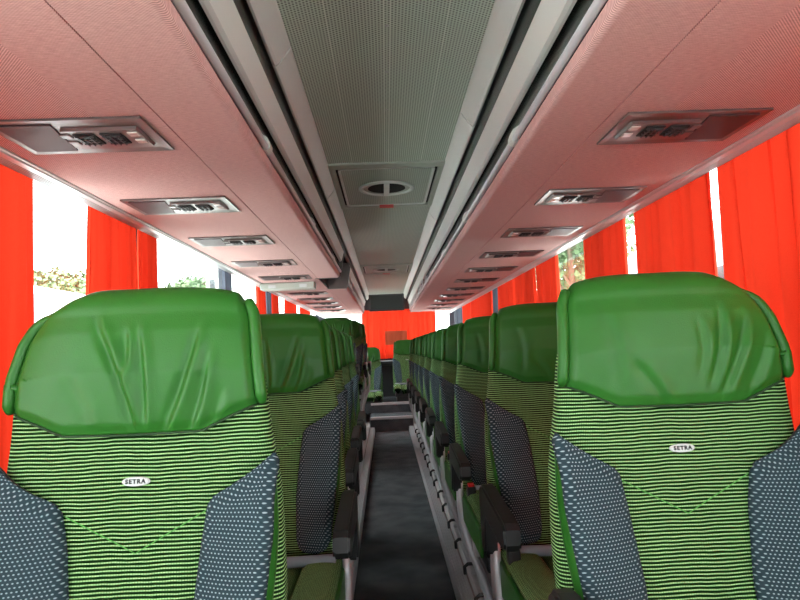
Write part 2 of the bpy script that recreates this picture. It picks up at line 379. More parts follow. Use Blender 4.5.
    # dark cover between rack and ceiling in the gap
# curtain rails / coves along windows
for s, side in ((-1, 'left'), (1, 'right')):
    bm = bmesh.new()
    pr = [(1.022, 0.600), (1.022, 0.561), (1.027, 0.559), (1.030, 0.564), (1.034, 0.564), (1.037, 0.559), (1.056, 0.556)]
    x, z = 1.056, 0.556
    for k in range(4): pr += [(x+0.001, z-0.002), (x+0.0045, z-0.002), (x+0.005, z+0.005), (x+0.0075, z+0.005)]; x += 0.0088; z += 0.0003
    pr += [(1.093, 0.556), (1.095, 0.600)]
    extr(bm, [(s*a, H(b)) for a, b in pr], Y0, 10.3)
    tag(link_obj('curtain_rail', bm, M['alu']), 'grooved aluminium curtain rail running above the %s windows' % side, 'curtain rail')

# ------------------------------------------------------------------ roof hatches
def hatch(y0, y1, label):
    root = thing('roof_hatch', label, 'roof hatch', (0, (y0+y1)/2, CEIL))
    L = (y1-y0)/2
    def rr(w, l, r, n=6):
        out = []
        for cx, cy, a0 in ((w-r, l-r, 0), (-w+r, l-r, PI/2), (-w+r, -l+r, PI), (w-r, -l+r, 1.5*PI)):
            for k in range(n+1): a = a0 + k*PI/2/n; out.append((cx+r*math.cos(a), cy+r*math.sin(a)))
        return out
    def ring(w1, l1, w2, l2, z1, z2, r):
        bm = bmesh.new(); a = rr(w1, l1, r); b = rr(w2, l2, r*0.7)
        va = [bm.verts.new((x, y, z1)) for x, y in a]; vb = [bm.verts.new((x, y, z2)) for x, y in b]; vc = [bm.verts.new((x, y, 0.02)) for x, y in b]; vd = [bm.verts.new((x, y, 0.02)) for x, y in a]
        n = len(a)
        for p, q in ((va, vb), (vb, vc), (vc, vd), (vd, va)):
            for k in range(n): bm.faces.new((p[k], p[(k+1) % n], q[(k+1) % n], q[k]))
        return bm
    def slab(w1, l1, z0, z1, r):
        bm = bmesh.new(); a = rr(w1, l1, r); va = [bm.verts.new((x, y, z0)) for x, y in a]; vb = [bm.verts.new((x, y, z1)) for x, y in a]; n = len(a)
        bm.faces.new(va); bm.faces.new(vb)
        for k in range(n): bm.faces.new((va[k], va[(k+1) % n], vb[(k+1) % n], vb[k]))
        return bm
    link_obj('hatch_frame', ring(0.305, L, 0.265, L-0.06, -0.010, -0.014, 0.02), M['panel'], root)
    link_obj('hatch_seal', ring(0.264, L-0.061, 0.252, L-0.073, -0.001, -0.001, 0.03), M['void'], root)
    link_obj('hatch_rib', ring(0.250, L-0.075, 0.238, L-0.087, -0.013, -0.010, 0.03), M['trimgrey'], root)
    panel = link_obj('hatch_panel', slab(0.238, L-0.087, -0.006, 0.02, 0.03), M['ribbed'], root)
    def ell(a, b, z0, z1, a2=None, b2=None, n=40):
        bm = bmesh.new(); P = [[bm.verts.new((q[0]*math.cos(2*PI*k/n), q[1]*math.sin(2*PI*k/n), z)) for k in range(n)] for q, z in (((a, b), z0), ((a2 or a, b2 or b), z1))]
        for k in range(n): bm.faces.new((P[0][k], P[0][(k+1) % n], P[1][(k+1) % n], P[1][k]))
        bm.faces.new(P[0]); bm.faces.new(P[1][::-1]); return bm
    # handle: oval ring, dark cup, cross bar
    bm = bmesh.new(); n = 40
    rings = []
    for (a, b, z) in ((0.160, 0.155, -0.006), (0.158, 0.153, -0.014), (0.138, 0.133, -0.016), (0.134, 0.129, -0.006)):
        rings.append([bm.verts.new((a*math.cos(2*PI*k/n), b*math.sin(2*PI*k/n), z)) for k in range(n)])
    for p, q in zip(rings, rings[1:]+rings[:1]):
        for k in range(n): bm.faces.new((p[k], p[(k+1) % n], q[(k+1) % n], q[k]))
    hd = link_obj('hatch_handle', bm, M['trimgrey'], root, True); hd['label'] = 'oval ring handle'
    link_obj('handle_cup', ell(0.134, 0.129, -0.0075, -0.0065), M['panel'], hd)
    link_obj('handle_recess', ell(0.108, 0.100, -0.0095, -0.0075), M['void'], hd)
    link_obj('handle_bar', B(-0.016, 0.016, -0.128, 0.128, -0.020, -0.009, bev=0.003), M['trimgrey'], hd)
    bm = bmesh.new()
    for yy in (-0.035, -0.008, 0.020): box(bm, 0.138, 0.154, yy, yy+0.014, -0.0168, -0.0150)
    link_obj('handle_marking', bm, M['badge'], hd)
    link_obj('warning_label', B(-0.045, 0.045, L-0.10, L-0.02, -0.0165, -0.0135), M['red'], root)['label'] = 'small red label on the frame'
    return root
hatch(2.93, 3.87, 'nearer grey roof hatch with an oval handle and a red label')
hatch(6.6, 7.4, 'farther small grey roof hatch in the dark ceiling')
# screws along the perforated ceiling panel
for i, yy in enumerate((1.66, 1.95, 2.27, 2.62)):
    bm = bmesh.new(); bmesh.ops.create_uvsphere(bm, u_segments=12, v_segments=6, radius=0.006, matrix=Matrix.Translation((0, yy, CEIL)) @ Matrix.Diagonal((1, 1, 0.5, 1)))
    tag(link_obj('ceiling_screw', bm, M['badge'], None, True), 'white dome screw in the perforated ceiling, %s of four from the camera' % ('first', 'second', 'third', 'fourth')[i], 'screw', 'screws in the perforated ceiling')
# drop-down black panel at rear end of the ceiling
rt = thing('rear_monitor', 'black box hanging at the far end of the ceiling above the rear curtain', 'monitor', (0, 10.2, H(0.63)))
bm = B(-0.30, 0.30, -0.03, 0.03, 0.0, 0.285, bev=0.012); link_obj('monitor_housing', bm, M['shell'], rt)
bm = B(-0.27, 0.27, -0.036, -0.030, 0.03, 0.26, bev=0.002); link_obj('monitor_screen', bm, M['darkgreen'], rt)
# grey box above the middle door; its pale clips stand in for reflections
rt = thing('door_header_box', 'grey box with two pale clips painted as glints under the left rack above the middle door', 'box', (-0.82, 4.92, H(0.508)))
bm = B(-0.22, 0.22, -0.07, 0.07, 0.0, 0.055, bev=0.01); link_obj('housing', bm, M['panel'], rt)
for x in (-0.15, 0.10): link_obj('glint_clip', B(x, x+0.06, -0.075, -0.06, 0.012, 0.038, bev=0.003), M['badge'], rt)

# ------------------------------------------------------------------ passenger service panels
def make_panel(s):
    root = thing('service_panel', '', 'air vent panel')
    def put(nm, bm, m, par=None, sm=False): return link_obj(nm, bm, m, par or root, sm)
    X = lambda a, b: sorted((s*a, s*b))
    # frame plate with bevelled edge  (x measured from the inner end)
    bm = bmesh.new()
    o0 = [(0.0, -0.115), (0.37, -0.115), (0.37, 0.115), (0.0, 0.115)]; o1 = [(0.022, -0.088), (0.352, -0.088), (0.352, 0.09), (0.022, 0.09)]
    v0 = [bm.verts.new((s*x, y, 0.004)) for x, y in o0]; v1 = [bm.verts.new((s*x, y, -0.002)) for x, y in o0]; v2 = [bm.verts.new((s*x, y, 0.0005)) for x, y in o1]
    for k in range(4):
        bm.faces.new((v0[k], v0[(k+1) % 4], v1[(k+1) % 4], v1[k])); bm.faces.new((v1[k], v1[(k+1) % 4], v2[(k+1) % 4], v2[k]))
    bm.faces.new(v2); bm.faces.new(v0[::-1])
    fr = put('panel_frame', bm, M['psu'])
    # raised central module
    bm = bmesh.new(); a = [(0.03, -0.062), (0.212, -0.062), (0.232, 0.062), (0.03, 0.062)]
    va = [bm.verts.new((s*x, y, 0.0)) for x, y in a]; vb = [bm.verts.new((s*(x+0.004), y*0.93, -0.007)) for x, y in a]
    bm.faces.new(vb)
    for k in range(4): bm.faces.new((va[k], va[(k+1) % 4], vb[(k+1) % 4], vb[k]))
    put('vent_module', bm, M['psu'])
    # speaker cover, outer end
    bm = bmesh.new(); extr_pts = [(0.222, -0.088), (0.352, -0.088), (0.352, 0.09), (0.246, 0.09)]
    va = [bm.verts.new((s*x, y, 0.001)) for x, y in extr_pts]; vb = [bm.verts.new((s*x, y, -0.0035)) for x, y in extr_pts]
    bm.faces.new(vb)
    for k in range(4): bm.faces.new((va[k], va[(k+1) % 4], vb[(k+1) % 4], vb[k]))
    put('speaker_cover', bm, M['psu_dark'])
    for x in (0.078, 0.143):
        vt = put('air_nozzle', B(*X(x, x+0.052), -0.040, 0.030, -0.0105, -0.006, bev=0.002), M['void'])
        bm = bmesh.new()
        for k in range(4):
            yy = -0.033 + k*0.0165; box(bm, *X(x+0.004, x+0.048), yy, yy+0.004, -0.0145, -0.0095)
        for k in range(3):
            xx = x+0.010+k*0.014; box(bm, *X(xx, xx+0.003), -0.035, 0.025, -0.0165, -0.0095)
        put('louvre', bm, M['shell'], vt)
    for x, y in ((0.036, -0.032), (0.036, 0.018), (0.201, -0.03), (0.203, 0.018)):
        put('reading_lamp', B(*X(x, x+0.026), y-0.012, y+0.014, -0.0105, -0.006, bev=0.003), M['lens'] if x < 0.1 else M['psu'])
    return root
ORD = ['nearest', 'second', 'third', 'fourth', 'fifth', 'sixth', 'seventh', 'eighth', 'ninth', 'tenth', 'eleventh', 'twelfth']
def copy_tree(o, parent=None):
    c = o.copy(); C.objects.link(c)
    if parent is not None: c.parent = parent
    for ch in list(o.children): copy_tree(ch, c)
    return c
lp = [1.49, 2.23, 2.97, 3.76, 4.53, 5.85, 6.5, 7.15, 7.8, 8.5]
rp = [1.565 + 0.735*k for k in range(11)]
for s, ys in ((-1, lp), (1, rp)):
    proto = make_panel(s)
    for i, yy in enumerate(ys):
        o = proto if i == 0 else copy_tree(proto)
        o.location = (s*0.592, yy, H(0.5605))
        side = 'left' if s < 0 else 'right'
        lab = ('%s air and lamp panel %sunder the %s rack' % (ORD[i], '' if i == 0 else 'from the camera ', side)) if True else ''
        o['label'] = lab if i else 'largest-looking air and lamp panel, closest to the camera under the %s rack' % side
        o['group'] = 'air and lamp panels under the %s rack' % side

# ------------------------------------------------------------------ curtains
def curtain(s, ya, yb, label, m='curtain', zt=None, zb=0.80, seed=0, flare=0.0, x0=1.114, amp=0.020, pl=0.095):
    zt = zt or H(0.576); ya *= 0.972; yb *= 0.972; W = yb-ya; n = max(24, int(W/0.006)); nv = 26
    def f(a, b):
        t = b; gather = 1.0 - flare*(1-t)*1.0
        y = ya + W*(0.5+(a-0.5)*gather)
        ph = 2*PI*a*W/pl
        k = amp*(0.55+0.75*t)
        q_ = ph + 1.3*math.sin(ph*0.37+seed) + 0.9*t*math.sin(seed+a*5); off = k*(math.sin(q_ + 0.5*math.sin(q_)) + 0.35*math.sin(2.3*ph+seed+t*2) + 0.10*math.sin(5.1*ph+seed*2-t*3))
        ed = smoothstep(0, 0.06, a)*smoothstep(0, 0.06, 1-a)
        y += ed*pl*math.cos(q_)*(0.17 + 0.10*math.sin(0.43*q_+seed*3.1) + 0.05*t)
        y += ed*0.012*t*math.sin(ph*0.5+seed*1.7)
        return Vector((s*(x0 - 0.006 + off), y, zt + (zb-zt)*t))
    bm = bmesh.new(); G = [[bm.verts.new(f(i/n, j/nv)) for i in range(n+1)] for j in range(nv+1)]
    for j in range(nv):
        for i in range(n): bm.faces.new((G[j][i], G[j][i+1], G[j+1][i+1], G[j+1][i]))
    o = link_obj('curtain', bm, M[m], None, True, recalc=False)
    return tag(o, label, 'curtain', 'window curtains')
curtain(-1, 0.65, 1.895, 'red pleated curtain at the far left edge of the photo', seed=1)
curtain(-1, 2.26, 2.67, 'bright red gathered curtain on the left, between the first two clear windows', seed=2, flare=0.06, pl=0.07)
curtain(-1, 2.715, 2.92, 'narrow darker red curtain just behind the left pillar', seed=3, pl=0.06)
curtain(-1, 4.12, 4.33, 'slate grey bunched curtain at the left pillar before the door', 'curtain_grey', seed=4, pl=0.05)
curtain(-1, 5.18, 5.55, 'small red curtain below the grey door header box', seed=5)
curtain(-1, 5.60, 5.85, 'slate grey curtain strip next to the red one past the left door box', 'curtain_grey', seed=6, pl=0.05)
curtain(-1, 5.9, 6.25, 'dark red curtain strip just past the grey one on the left', seed=6.5)
curtain(-1, 6.7, 7.5, 'red curtain on the left behind the raised seats', seed=7)
curtain(-1, 7.9, 8.8, 'last red curtain on the left, near the rear window', seed=8)
curtain(1, 0.3, 2.01, 'wide red curtain at the far right edge of the photo', seed=9, pl=0.14)
curtain(1, 2.055, 2.745, 'second red curtain from the camera on the right, behind the big headrest', seed=10, pl=0.12)
curtain(1, 2.83, 3.43, 'third red curtain from the camera on the right, beside the clear window', seed=11, pl=0.09)
curtain(1, 4.0, 4.55, 'fourth red curtain on the right, just past the clear window', seed=12)
curtain(1, 4.66, 5.32, 'fifth red curtain from the camera on the right', seed=13)
curtain(1, 5.42, 6.15, 'sixth red curtain from the camera on the right', seed=14)
curtain(1, 6.2, 6.42, 'slate grey curtain strip between red curtains on the right', 'curtain_grey', seed=15, pl=0.05)
curtain(1, 6.5, 8.05, 'seventh red curtain on the right, past the grey strip', seed=16)
curtain(1, 8.15, 9.0, 'last red curtain on the right before the dark one', seed=17)
curtain(1, 9.1, 9.75, 'dark slate curtain at the right rear corner', 'curtain_grey', seed=18, pl=0.05)
# rear curtain
def rear_curtain():
    n, nv = 150, 24; bm = bmesh.new()
    def f(a, b):
        ph = 2*PI*a*1.28/0.11
        return Vector((-0.44+1.28*a + 0.01*b*math.sin(ph*0.5), 10.36 + 0.020*(0.6+0.6*b)*(math.sin(ph+0.9*math.sin(ph*0.31)) + 0.4*math.sin(2.1*ph+b)), H(0.66) - 0.84*b))
    G = [[bm.verts.new(f(i/n, j/nv)) for i in range(n+1)] for j in range(nv+1)]
    for j in range(nv):
        for i in range(n): bm.faces.new((G[j][i], G[j][i+1], G[j+1][i+1], G[j+1][i]))
    tag(link_obj('rear_curtain', bm, M['curtain'], None, True, recalc=False), 'wide red orange curtain across the rear window at the end of the aisle', 'curtain', 'window curtains')
    n = 20; bm = bmesh.new()
    G = [[bm.verts.new((-0.05+0.38*i/n, 10.30+0.008*math.sin(i*1.1), H(0.29)-0.24*j/6)) for i in range(n+1)] for j in range(7)]
    for j in range(6):
        for i in range(n): bm.faces.new((G[j][i], G[j][i+1], G[j+1][i+1], G[j+1][i]))
    tag(link_obj('cloth_flap', bm, M['flap'], None, True, recalc=False), 'small darker orange cloth square hanging in front of the rear curtain', 'cloth')
rear_curtain()

# ------------------------------------------------------------------ seats
TOP = 1.256                      # top of the headrest over the platform
def yfront(z):                   # front surface of the backrest (seat faces -y), z local
    s = TOP - z
    return interp([(-0.01, 0.012), (0.0, 0.006), (0.03, -0.004), (0.10, -0.016), (0.20, -0.014), (0.30, -0.012), (0.42, -0.018), (0.54, -0.036), (0.62, -0.052), (0.75, -0.070)], s)
OUT = [-1]                       # which side (local x sign) is the window side of the seat being built
def edge_in(z, sg):
    s = TOP - z
    if sg == OUT[0]: return interp([(0.0, 0.062), (0.006, 0.046), (0.02, 0.030), (0.04, 0.018), (0.07, 0.008), (0.12, 0.0)], s)
    return interp([(0.0, 0.006), (0.02, 0.001), (0.05, 0.0)], s)
def halfw(z):
    s = TOP - z
    return interp([(0.0, 0.196), (0.05, 0.204), (0.12, 0.210), (0.19, 0.216), (0.25, 0.222), (0.34, 0.236), (0.50, 0.243), (0.75, 0.240)], s)
def depth(z):
    return interp([(0.0, 0.075), (0.2, 0.085), (0.4, 0.10), (0.75, 0.105)], TOP-z)
def sect(k, n, p=4.5):
    a = 2*PI*k/n; c, s_ = math.cos(a), math.sin(a)
    return math.copysign(abs(c)**(2/p), c), math.copysign(abs(s_)**(2/p), s_)
def loft_body(z0, z1, m, name, parent, fr0=0.0, fr1=1.0, wofs=0.0, yofs=0.0, n=56):
    """closed body between local heights; fr0..fr1 part of the depth used (0 = front)"""
    bm = bmesh.new(); uvl = bm.loops.layers.uv.new('UVMap'); rows = []
    zs = [z0 + (z1-z0)*k/30 for k in range(31)]
    for zi, z in enumerate(zs):
        e = min(1.0, (z1-z)/0.035 + 0.02); e = math.sqrt(max(0, 1-(1-e)**2)) if e < 1 else 1.0
        w_ = (halfw(z)+wofs - 0.012*smoothstep(0.17, 0.06, TOP-z) if False else halfw(z)+wofs-0.014*(1-smoothstep(0.06, 0.17, TOP-z)))*(0.88+0.12*e); d = depth(z)*(fr1-fr0); yc = yfront(z) + yofs + depth(z)*fr0 + d/2
        rows.append((z, [((w_ - edge_in(z, 1 if sect(k, n)[0] > 0 else -1))*sect(k, n)[0], yc + d/2*(0.25+0.75*e)*sect(k, n)[1]) for k in range(n)]))
    V = [[bm.verts.new((x, y, z)) for x, y in r] for z, r in rows]
    arc = []
    for z, r in rows:
        L = [0.0]
        for k in range(n): a, b = r[k], r[(k+1) % n]; L.append(L[-1]+math.hypot(b[0]-a[0], b[1]-a[1]))
        arc.append(L)
    for j in range(len(rows)-1):
        for k in range(n):
            f = bm.faces.new((V[j][k], V[j][(k+1) % n], V[j+1][(k+1) % n], V[j+1][k]))
            uvs = ((arc[15][k], rows[j][0]), (arc[15][k+1], rows[j][0]), (arc[15][k+1], rows[j+1][0]), (arc[15][k], rows[j+1][0]))
            for lp, q in zip(f.loops, uvs): lp[uvl].uv = q
    for r, rev in ((V[0], True), (V[-1], False)):
        f = bm.faces.new(r[::-1] if rev else r)
        for lp in f.loops: lp[uvl].uv = (lp.vert.co.x, lp.vert.co.y)
    return link_obj(name, bm, m, parent, True)
def crease(u, s, lines):
    v = 0.0
    for (u0, s0, u1, s1, amp, wd) in lines:
        wd *= 1.35
        dx, dy = u1-u0, s1-s0; L2 = dx*dx+dy*dy
        t = ((u-u0)*dx+(s-s0)*dy)/L2; tc = max(-0.2, min(1.2, t))
        bow = 0.006*math.sin(PI*max(0, min(1, t)))
        px, py = u0+dx*tc, s0+dy*tc
        sd = ((u-px)*dy-(s-py)*dx)/math.sqrt(L2) - bow; dist = math.hypot(sd, (t-tc)*math.sqrt(L2))
        fade = smoothstep(-0.15, 0.25, t)*(1-smoothstep(0.75, 1.15, t))
        g = math.exp(-(dist/wd)**2)
        v += 1.9*amp*fade*(g*(-1.0) + 0.9*math.exp(-((sd-wd*1.7)/(wd*1.3))**2))
    return v
LINES_A = [(-0.062, 0.02, 0.006, 0.205, 0.0035, 0.0055), (-0.012, 0.03, -0.020, 0.12, 0.0022, 0.005), (0.008, 0.03, 0.018, 0.20, 0.0026, 0.005), (0.108, 0.03, 0.050, 0.20, 0.0036, 0.0055),
           (0.126, 0.07, 0.090, 0.21, 0.0026, 0.005), (0.15, 0.13, 0.12, 0.20, 0.0014, 0.006), (-0.11, 0.10, -0.07, 0.2, 0.0010, 0.009)]
LINES_B = [(0.085, 0.03, 0.055, 0.17, 0.0030, 0.006), (0.13, 0.05, 0.07, 0.19, 0.0024, 0.006), (0.04, 0.05, 0.035, 0.15, 0.0014, 0.006), (-0.09, 0.12, -0.03, 0.21, 0.0015, 0.007), (-0.13, 0.03, -0.12, 0.16, 0.0012, 0.008), (0.17, 0.07, 0.12, 0.19, 0.0018, 0.007)]
RW = 0.014   # side roll zone
def leather_fun(lines, grow=0.0, zone=None):
    def E(u): return interp([(0.0, 0.204), (0.115, 0.202), (0.205, 0.160), (0.23, 0.150)], abs(u))
    Rr = 0.036
    def f(a, b):
        uu = (a*2-1)                                  # -1..1
        w0 = 0.198
        e = E(uu*0.212)
        s = -0.095 + (e+0.095)*b                       # arc length, negative over the top
        z = TOP - max(s, 0.0)
        if s >= 0:
            y = yfront(TOP-s-0.0) - 0.010; z = TOP - s - 0.034; ny, nz = -1, 0
        else:
            th = -s/Rr; th = min(th, PI*0.92)
            yc = yfront(TOP) - 0.010 + Rr
            y = yc - Rr*math.cos(th); z = TOP - 0.034 + Rr*math.sin(th)
            ny, nz = -math.cos(th), math.sin(th)
        w_ = halfw(min(TOP, z)) - 0.008
        # a gentle crown towards the top corners
        u = uu*(w_ - edge_in(min(TOP, z), 1 if uu > 0 else -1)*smoothstep(0, 1, abs(uu)))
        drop = (0.020 if uu*OUT[0] > 0 else 0.010)*abs(uu)**5 if s < 0.10 else 0.010*abs(uu)**5*max(0, 1-(s-0.10)/0.15)
        z -= drop*0.9
        pf = 0.010*(1-abs(uu)**3.0)                    # pillow
        pf += 0.004*math.exp(-((s-0.05)/0.09)**2)*(1-uu**4)
        pf -= 0.015*max(0, abs(uu)-0.92)/0.08*1.0
        pf -= 0.006*smoothstep(0.93, 1.0, b) 
        pf += crease(u, s, lines)
        pf += 0.0012*noise.noise(Vector((u*14, s*14, 3.1)))
        return Vector((u, y + ny*pf, z + nz*pf))
    return f
# depth below the very top: the pad front starts 34 mm under TOP
def roll_bm(sd, F):
    pts = []; n = 34
    for k in range(n):
        b = 0.06 + 0.94*k/(n-1); p = F(1.0 if sd > 0 else 0.0, b)
        pts.append(p + Vector((sd*0.0055, -0.003, 0)))
    bm = bmesh.new(); rr = [0.004+0.0065*smoothstep(0, 5, k) for k in range(n)]; rr[-1] = 0.006; rr[-2] = 0.009
    tube(bm, pts, rr, 12); return bm
def bolster_bm(sd):
    def st(a): return 0.352 - 0.072*a**1.1          # top edge depth below TOP (a: 0 inner .. 1 outer)
    def f(a, b):
        aa = a
        s0 = st(aa); s = s0 + (0.700 - 0.02*(2*aa-1)**4 - s0)*b
        inner = interp([(0.28, 0.160), (0.35, 0.132), (0.42, 0.120), (0.55, 0.106), (0.70, 0.108)], s)
        outer = interp([(0.28, 0.232), (0.40, 0.226), (0.55, 0.208), (0.70, 0.185)], s)
        u = inner + (outer-inner)*aa
        lift = 0.006 + 0.030*aa**1.5*smoothstep(0.0, 0.25, b)*(1-0.3*smoothstep(0.8, 1, b)) + 0.010*math.sin(PI*min(1, aa*1.0))
        edge = min(b, 1-b, aa, 1-aa); lift -= 0.008*(1-smoothstep(0, 0.06, edge))
        z = TOP - s
        return Vector((sd*u, yfront(z) - lift, z))
    def uvf(a, b):
        p = f(a, b); return (p.x, p.z)
    if sd > 0: return sheet(f, 26, 60, 0.012, uvf), f
    return sheet(lambda a, b: f(a, b), 26, 60, -0.012, uvf), f
def lettering(parent):
    cu = bpy.data.curves.new('lettering', 'FONT'); cu.body = 'SETRA'; cu.size = 0.0098; cu.extrude = 0.0004; cu.align_x = 'CENTER'; cu.align_y = 'CENTER'; cu.space_character = 1.28; cu.offset = 0.00045
    tmp = bpy.data.objects.new('lettering_tmp', cu); C.objects.link(tmp)
    dg = bpy.context.evaluated_depsgraph_get(); dg.update()
    me = bpy.data.meshes.new_from_object(tmp.evaluated_get(dg)); bpy.data.objects.remove(tmp)
    me.transform(Matrix.Rotation(PI/2, 4, 'X')); me.materials.clear(); me.materials.append(M['ink'])
    o = bpy.data.objects.new('lettering', me); C.objects.link(o); o.parent = parent; return o

def make_seat(armside, lines, shared=None):
    """armside -1: armrest at local -x, +1: at +x"""
    OUT[0] = -armside
    r = thing('coach_seat', '', 'seat')
    back = loft_body(0.52, TOP-0.004, M['stripe'], 'backrest', r, 0.0, 0.80, 0.0, 0.0)
    shell = loft_body(0.50, TOP-0.03, M['seatback'], 'back_shell', r, 0.72, 1.08, -0.016, 0.0)
    bm = sheet(leather_fun(lines), 110, 70, -0.012); link_obj('headrest', bm, M['leather'], r, True)['label'] = 'creased green leather headrest pad'
    for sd in (-1, 1): link_obj('headrest_roll', roll_bm(sd, leather_fun(lines)), M['leather'], r, True)
    for sd in (-1, 1):
        bm, f = bolster_bm(sd); bo = link_obj('side_bolster', bm, M['dots'], r, True); bo['label'] = 'slate dotted side bolster'
        # green leather gusset behind the outer edge
        def g(a, b):
            p = f(1.0, 0.10+0.88*b); z = p.z; yb = yfront(z) + 0.012
            q = p + Vector((sd*0.002, 0.004, 0)); e = Vector((sd*(abs(p.x)+0.010*math.sin(PI*b)), yb, z))
            m_ = q.lerp(e, a); m_.x += sd*0.006*math.sin(PI*a)*math.sin(PI*b); return m_
        link_obj('bolster_gusset', sheet(g, 6, 30, 0.003*sd), M['leather'], bo, True)['label'] = 'green leather gusset'
        pts = [f(a, 0.0)+Vector((0, -0.001, 0)) for a in [k/8 for k in range(9)]]
        pts = [f(0, b)+Vector((0, -0.001, 0)) for b in [1-k/14 for k in range(15)]] + pts[1:] + [f(1, b)+Vector((0, -0.001, 0)) for b in [k/14 for k in range(1, 15)]]
        bm = bmesh.new(); tube(bm, pts, 0.0022, 6); link_obj('bolster_piping', bm, M['shell'], bo, True)
    # V seam
    bm = bmesh.new(); pts = []
    for k in range(25):
        u = -0.125 + 0.25*k/24; s = 0.434 - 0.068*abs(u)/0.125 
        z = TOP-s; w_ = halfw(z); yc = yfront(z)+depth(z)*0.4; yy = yc - depth(z)*0.4*(1-abs(u/w_)**4.5)**(1/4.5)
        pts.append((u, yy-0.0004, z))
    tube(bm, pts, 0.0009, 6); link_obj('v_seam', bm, M['thread'], back, True)
    # piping under the leather
    bm = bmesh.new(); F = leather_fun(lines); pts = [F(k/40, 1.0)+Vector((0, -0.001, -0.001)) for k in range(41)]
    tube(bm, pts, 0.0022, 6); link_obj('headrest_piping', bm, M['dark_thread'], r, True)
    # badge
    z = TOP-0.318; yb = yfront(z) - 0.0015
    bm = bmesh.new(); n = 32
    R0 = []
    for k_, dy in ((1.0, 0.003), (1.0, -0.001), (0.9, -0.003)):
        R0.append([bm.verts.new((0.0235*k_*math.copysign(abs(math.cos(2*PI*k/n))**0.8, math.cos(2*PI*k/n)), dy, 0.0078*k_*math.sin(2*PI*k/n))) for k in range(n)])
    for p, q in zip(R0, R0[1:]):
        for k in range(n): bm.faces.new((p[k], p[(k+1) % n], q[(k+1) % n], q[k]))
    bm.faces.new(R0[-1])
    bd = link_obj('badge', bm, M['badge'], r); bd.location = (0, yb, z); bd.rotation_euler = (-0.1, 0, 0); bd['label'] = 'small white oval badge'
    lt = lettering(bd); lt.location = (0, -0.0034, 0)
    # cushion
    def cush(u0, u1, zt, m, nm, ya=-0.62, yb=-0.10, th=0.10):
        def f(a, b):
            y = ya + (yb-ya)*b; x = u0+(u1-u0)*a
            e = min(a, 1-a); 
            z = zt - 0.012*(1-smoothstep(0, 0.16, e)) - 0.045*(1-smoothstep(0, 0.16, b))**2 + 0.006*math.sin(PI*a)
            return Vector((x, y, z))
        return sheet(f, 14, 24, th, lambda a, b: (u0+(u1-u0)*a, ya+(yb-ya)*b))
    link_obj('seat_cushion', cush(-0.125, 0.125, 0.530, 0, 'seat_cushion'), M['stripe'], r, True)
    for sd in (-1, 1):
        a, b = sorted((sd*0.125, sd*0.235)); link_obj('cushion_bolster', cush(a, b, 0.548, 0, ''), M['stripe'], r, True)
        bm = B(*sorted((sd*0.232, sd*0.244)), -0.60, -0.09, 0.435, 0.530, bev=0.005); link_obj('cushion_side', bm, M['leather'], r)
    bm = bmesh.new(); tube(bm, [(-0.22, -0.150, 0.556), (-0.1, -0.148, 0.553), (0.1, -0.148, 0.553), (0.22, -0.150, 0.556)], 0.015, 10); link_obj('lumbar_strip', bm, M['grey_fabric'], r, True)
    bm = B(-0.22, 0.22, -0.58, -0.04, 0.375, 0.432, bev=0.012); link_obj('seat_frame', bm, M['shell'], r)
    # armrest on the aisle side
    A = armside
    ax = A*0.262
    bm = bmesh.new()
    prof = [(-0.435, 0.718), (-0.452, 0.706), (-0.458, 0.672), (-0.448, 0.656), (-0.43, 0.655), (-0.165, 0.672), (-0.160, 0.660), (-0.150, 0.560), (-0.140, 0.548), (-0.100, 0.548), (-0.090, 0.560), (-0.082, 0.690), (-0.088, 0.722), (-0.105, 0.736), (-0.130, 0.739)]
    extr_x(bm, prof, ax-0.021, ax+0.021)
    bmesh.ops.bevel(bm, geom=[e for e in bm.edges if abs(e.verts[0].co.x-e.verts[1].co.x) < 1e-6], offset=0.006, segments=2, affect='EDGES')
    arm = link_obj('armrest', bm, M['black'], r); arm['label'] = 'black padded armrest'
    bm = bmesh.new(); path = [(A*0.248, -0.118, 0.60, 0.030, 0.011), (A*0.250, -0.118, 0.50, 0.034, 0.012), (A*0.246, -0.122, 0.42, 0.040, 0.014), (A*0.225, -0.135, 0.33, 0.052, 0.017), (A*0.190, -0.160, 0.24, 0.060, 0.018), (A*0.160, -0.170, 0.15, 0.062, 0.018), (A*0.147, -0.175, 0.08, 0.085, 0.018), (A*0.145, -0.180, 0.042, 0.14, 0.018)]
    prev = None
    for (x, y, z, hy, hx) in path:
        ring = [bm.verts.new((x+hx*sx, y+hy*sy, z)) for sx, sy in ((-1, -0.7), (-0.6, -1), (0.6, -1), (1, -0.7), (1, 0.7), (0.6, 1), (-0.6, 1), (-1, 0.7))]
        if prev:
            for k in range(8): bm.faces.new((prev[k], prev[(k+1) % 8], ring[(k+1) % 8], ring[k]))
        else: bm.faces.new(ring)
        prev = ring
    bm.faces.new(prev[::-1])
    ped = link_obj('pedestal', bm, M['cast'], r, True); ped['label'] = 'curved cast aluminium pedestal leg'
    link_obj('foot_bar', B(*sorted((A*0.127, A*0.163)), -0.42, 0.07, 0.037, 0.056, bev=0.006), M['cast'], ped)
    link_obj('cross_bracket', B(*sorted((A*0.02, A*0.215)), -0.20, -0.14, 0.30, 0.376, bev=0.012), M['cast'], ped)
    bm = bmesh.new(); box(bm, *sorted((-A*0.19, -A*0.14)), -0.32, -0.06, 0.0, 0.376, bev=0.01); link_obj('leg', bm, M['cast'], r)
    for yy in (-0.36, 0.02):
        bm = bmesh.new(); pts = [(A*0.185, yy, 0.020), (A*0.187, yy, 0.055), (A*0.170, yy, 0.068), (A*0.145, yy, 0.068), (A*0.130, yy-0.01, 0.058)]
        tube(bm, pts, 0.009, 8); link_obj('track_clamp', bm, M['black'], r, True)
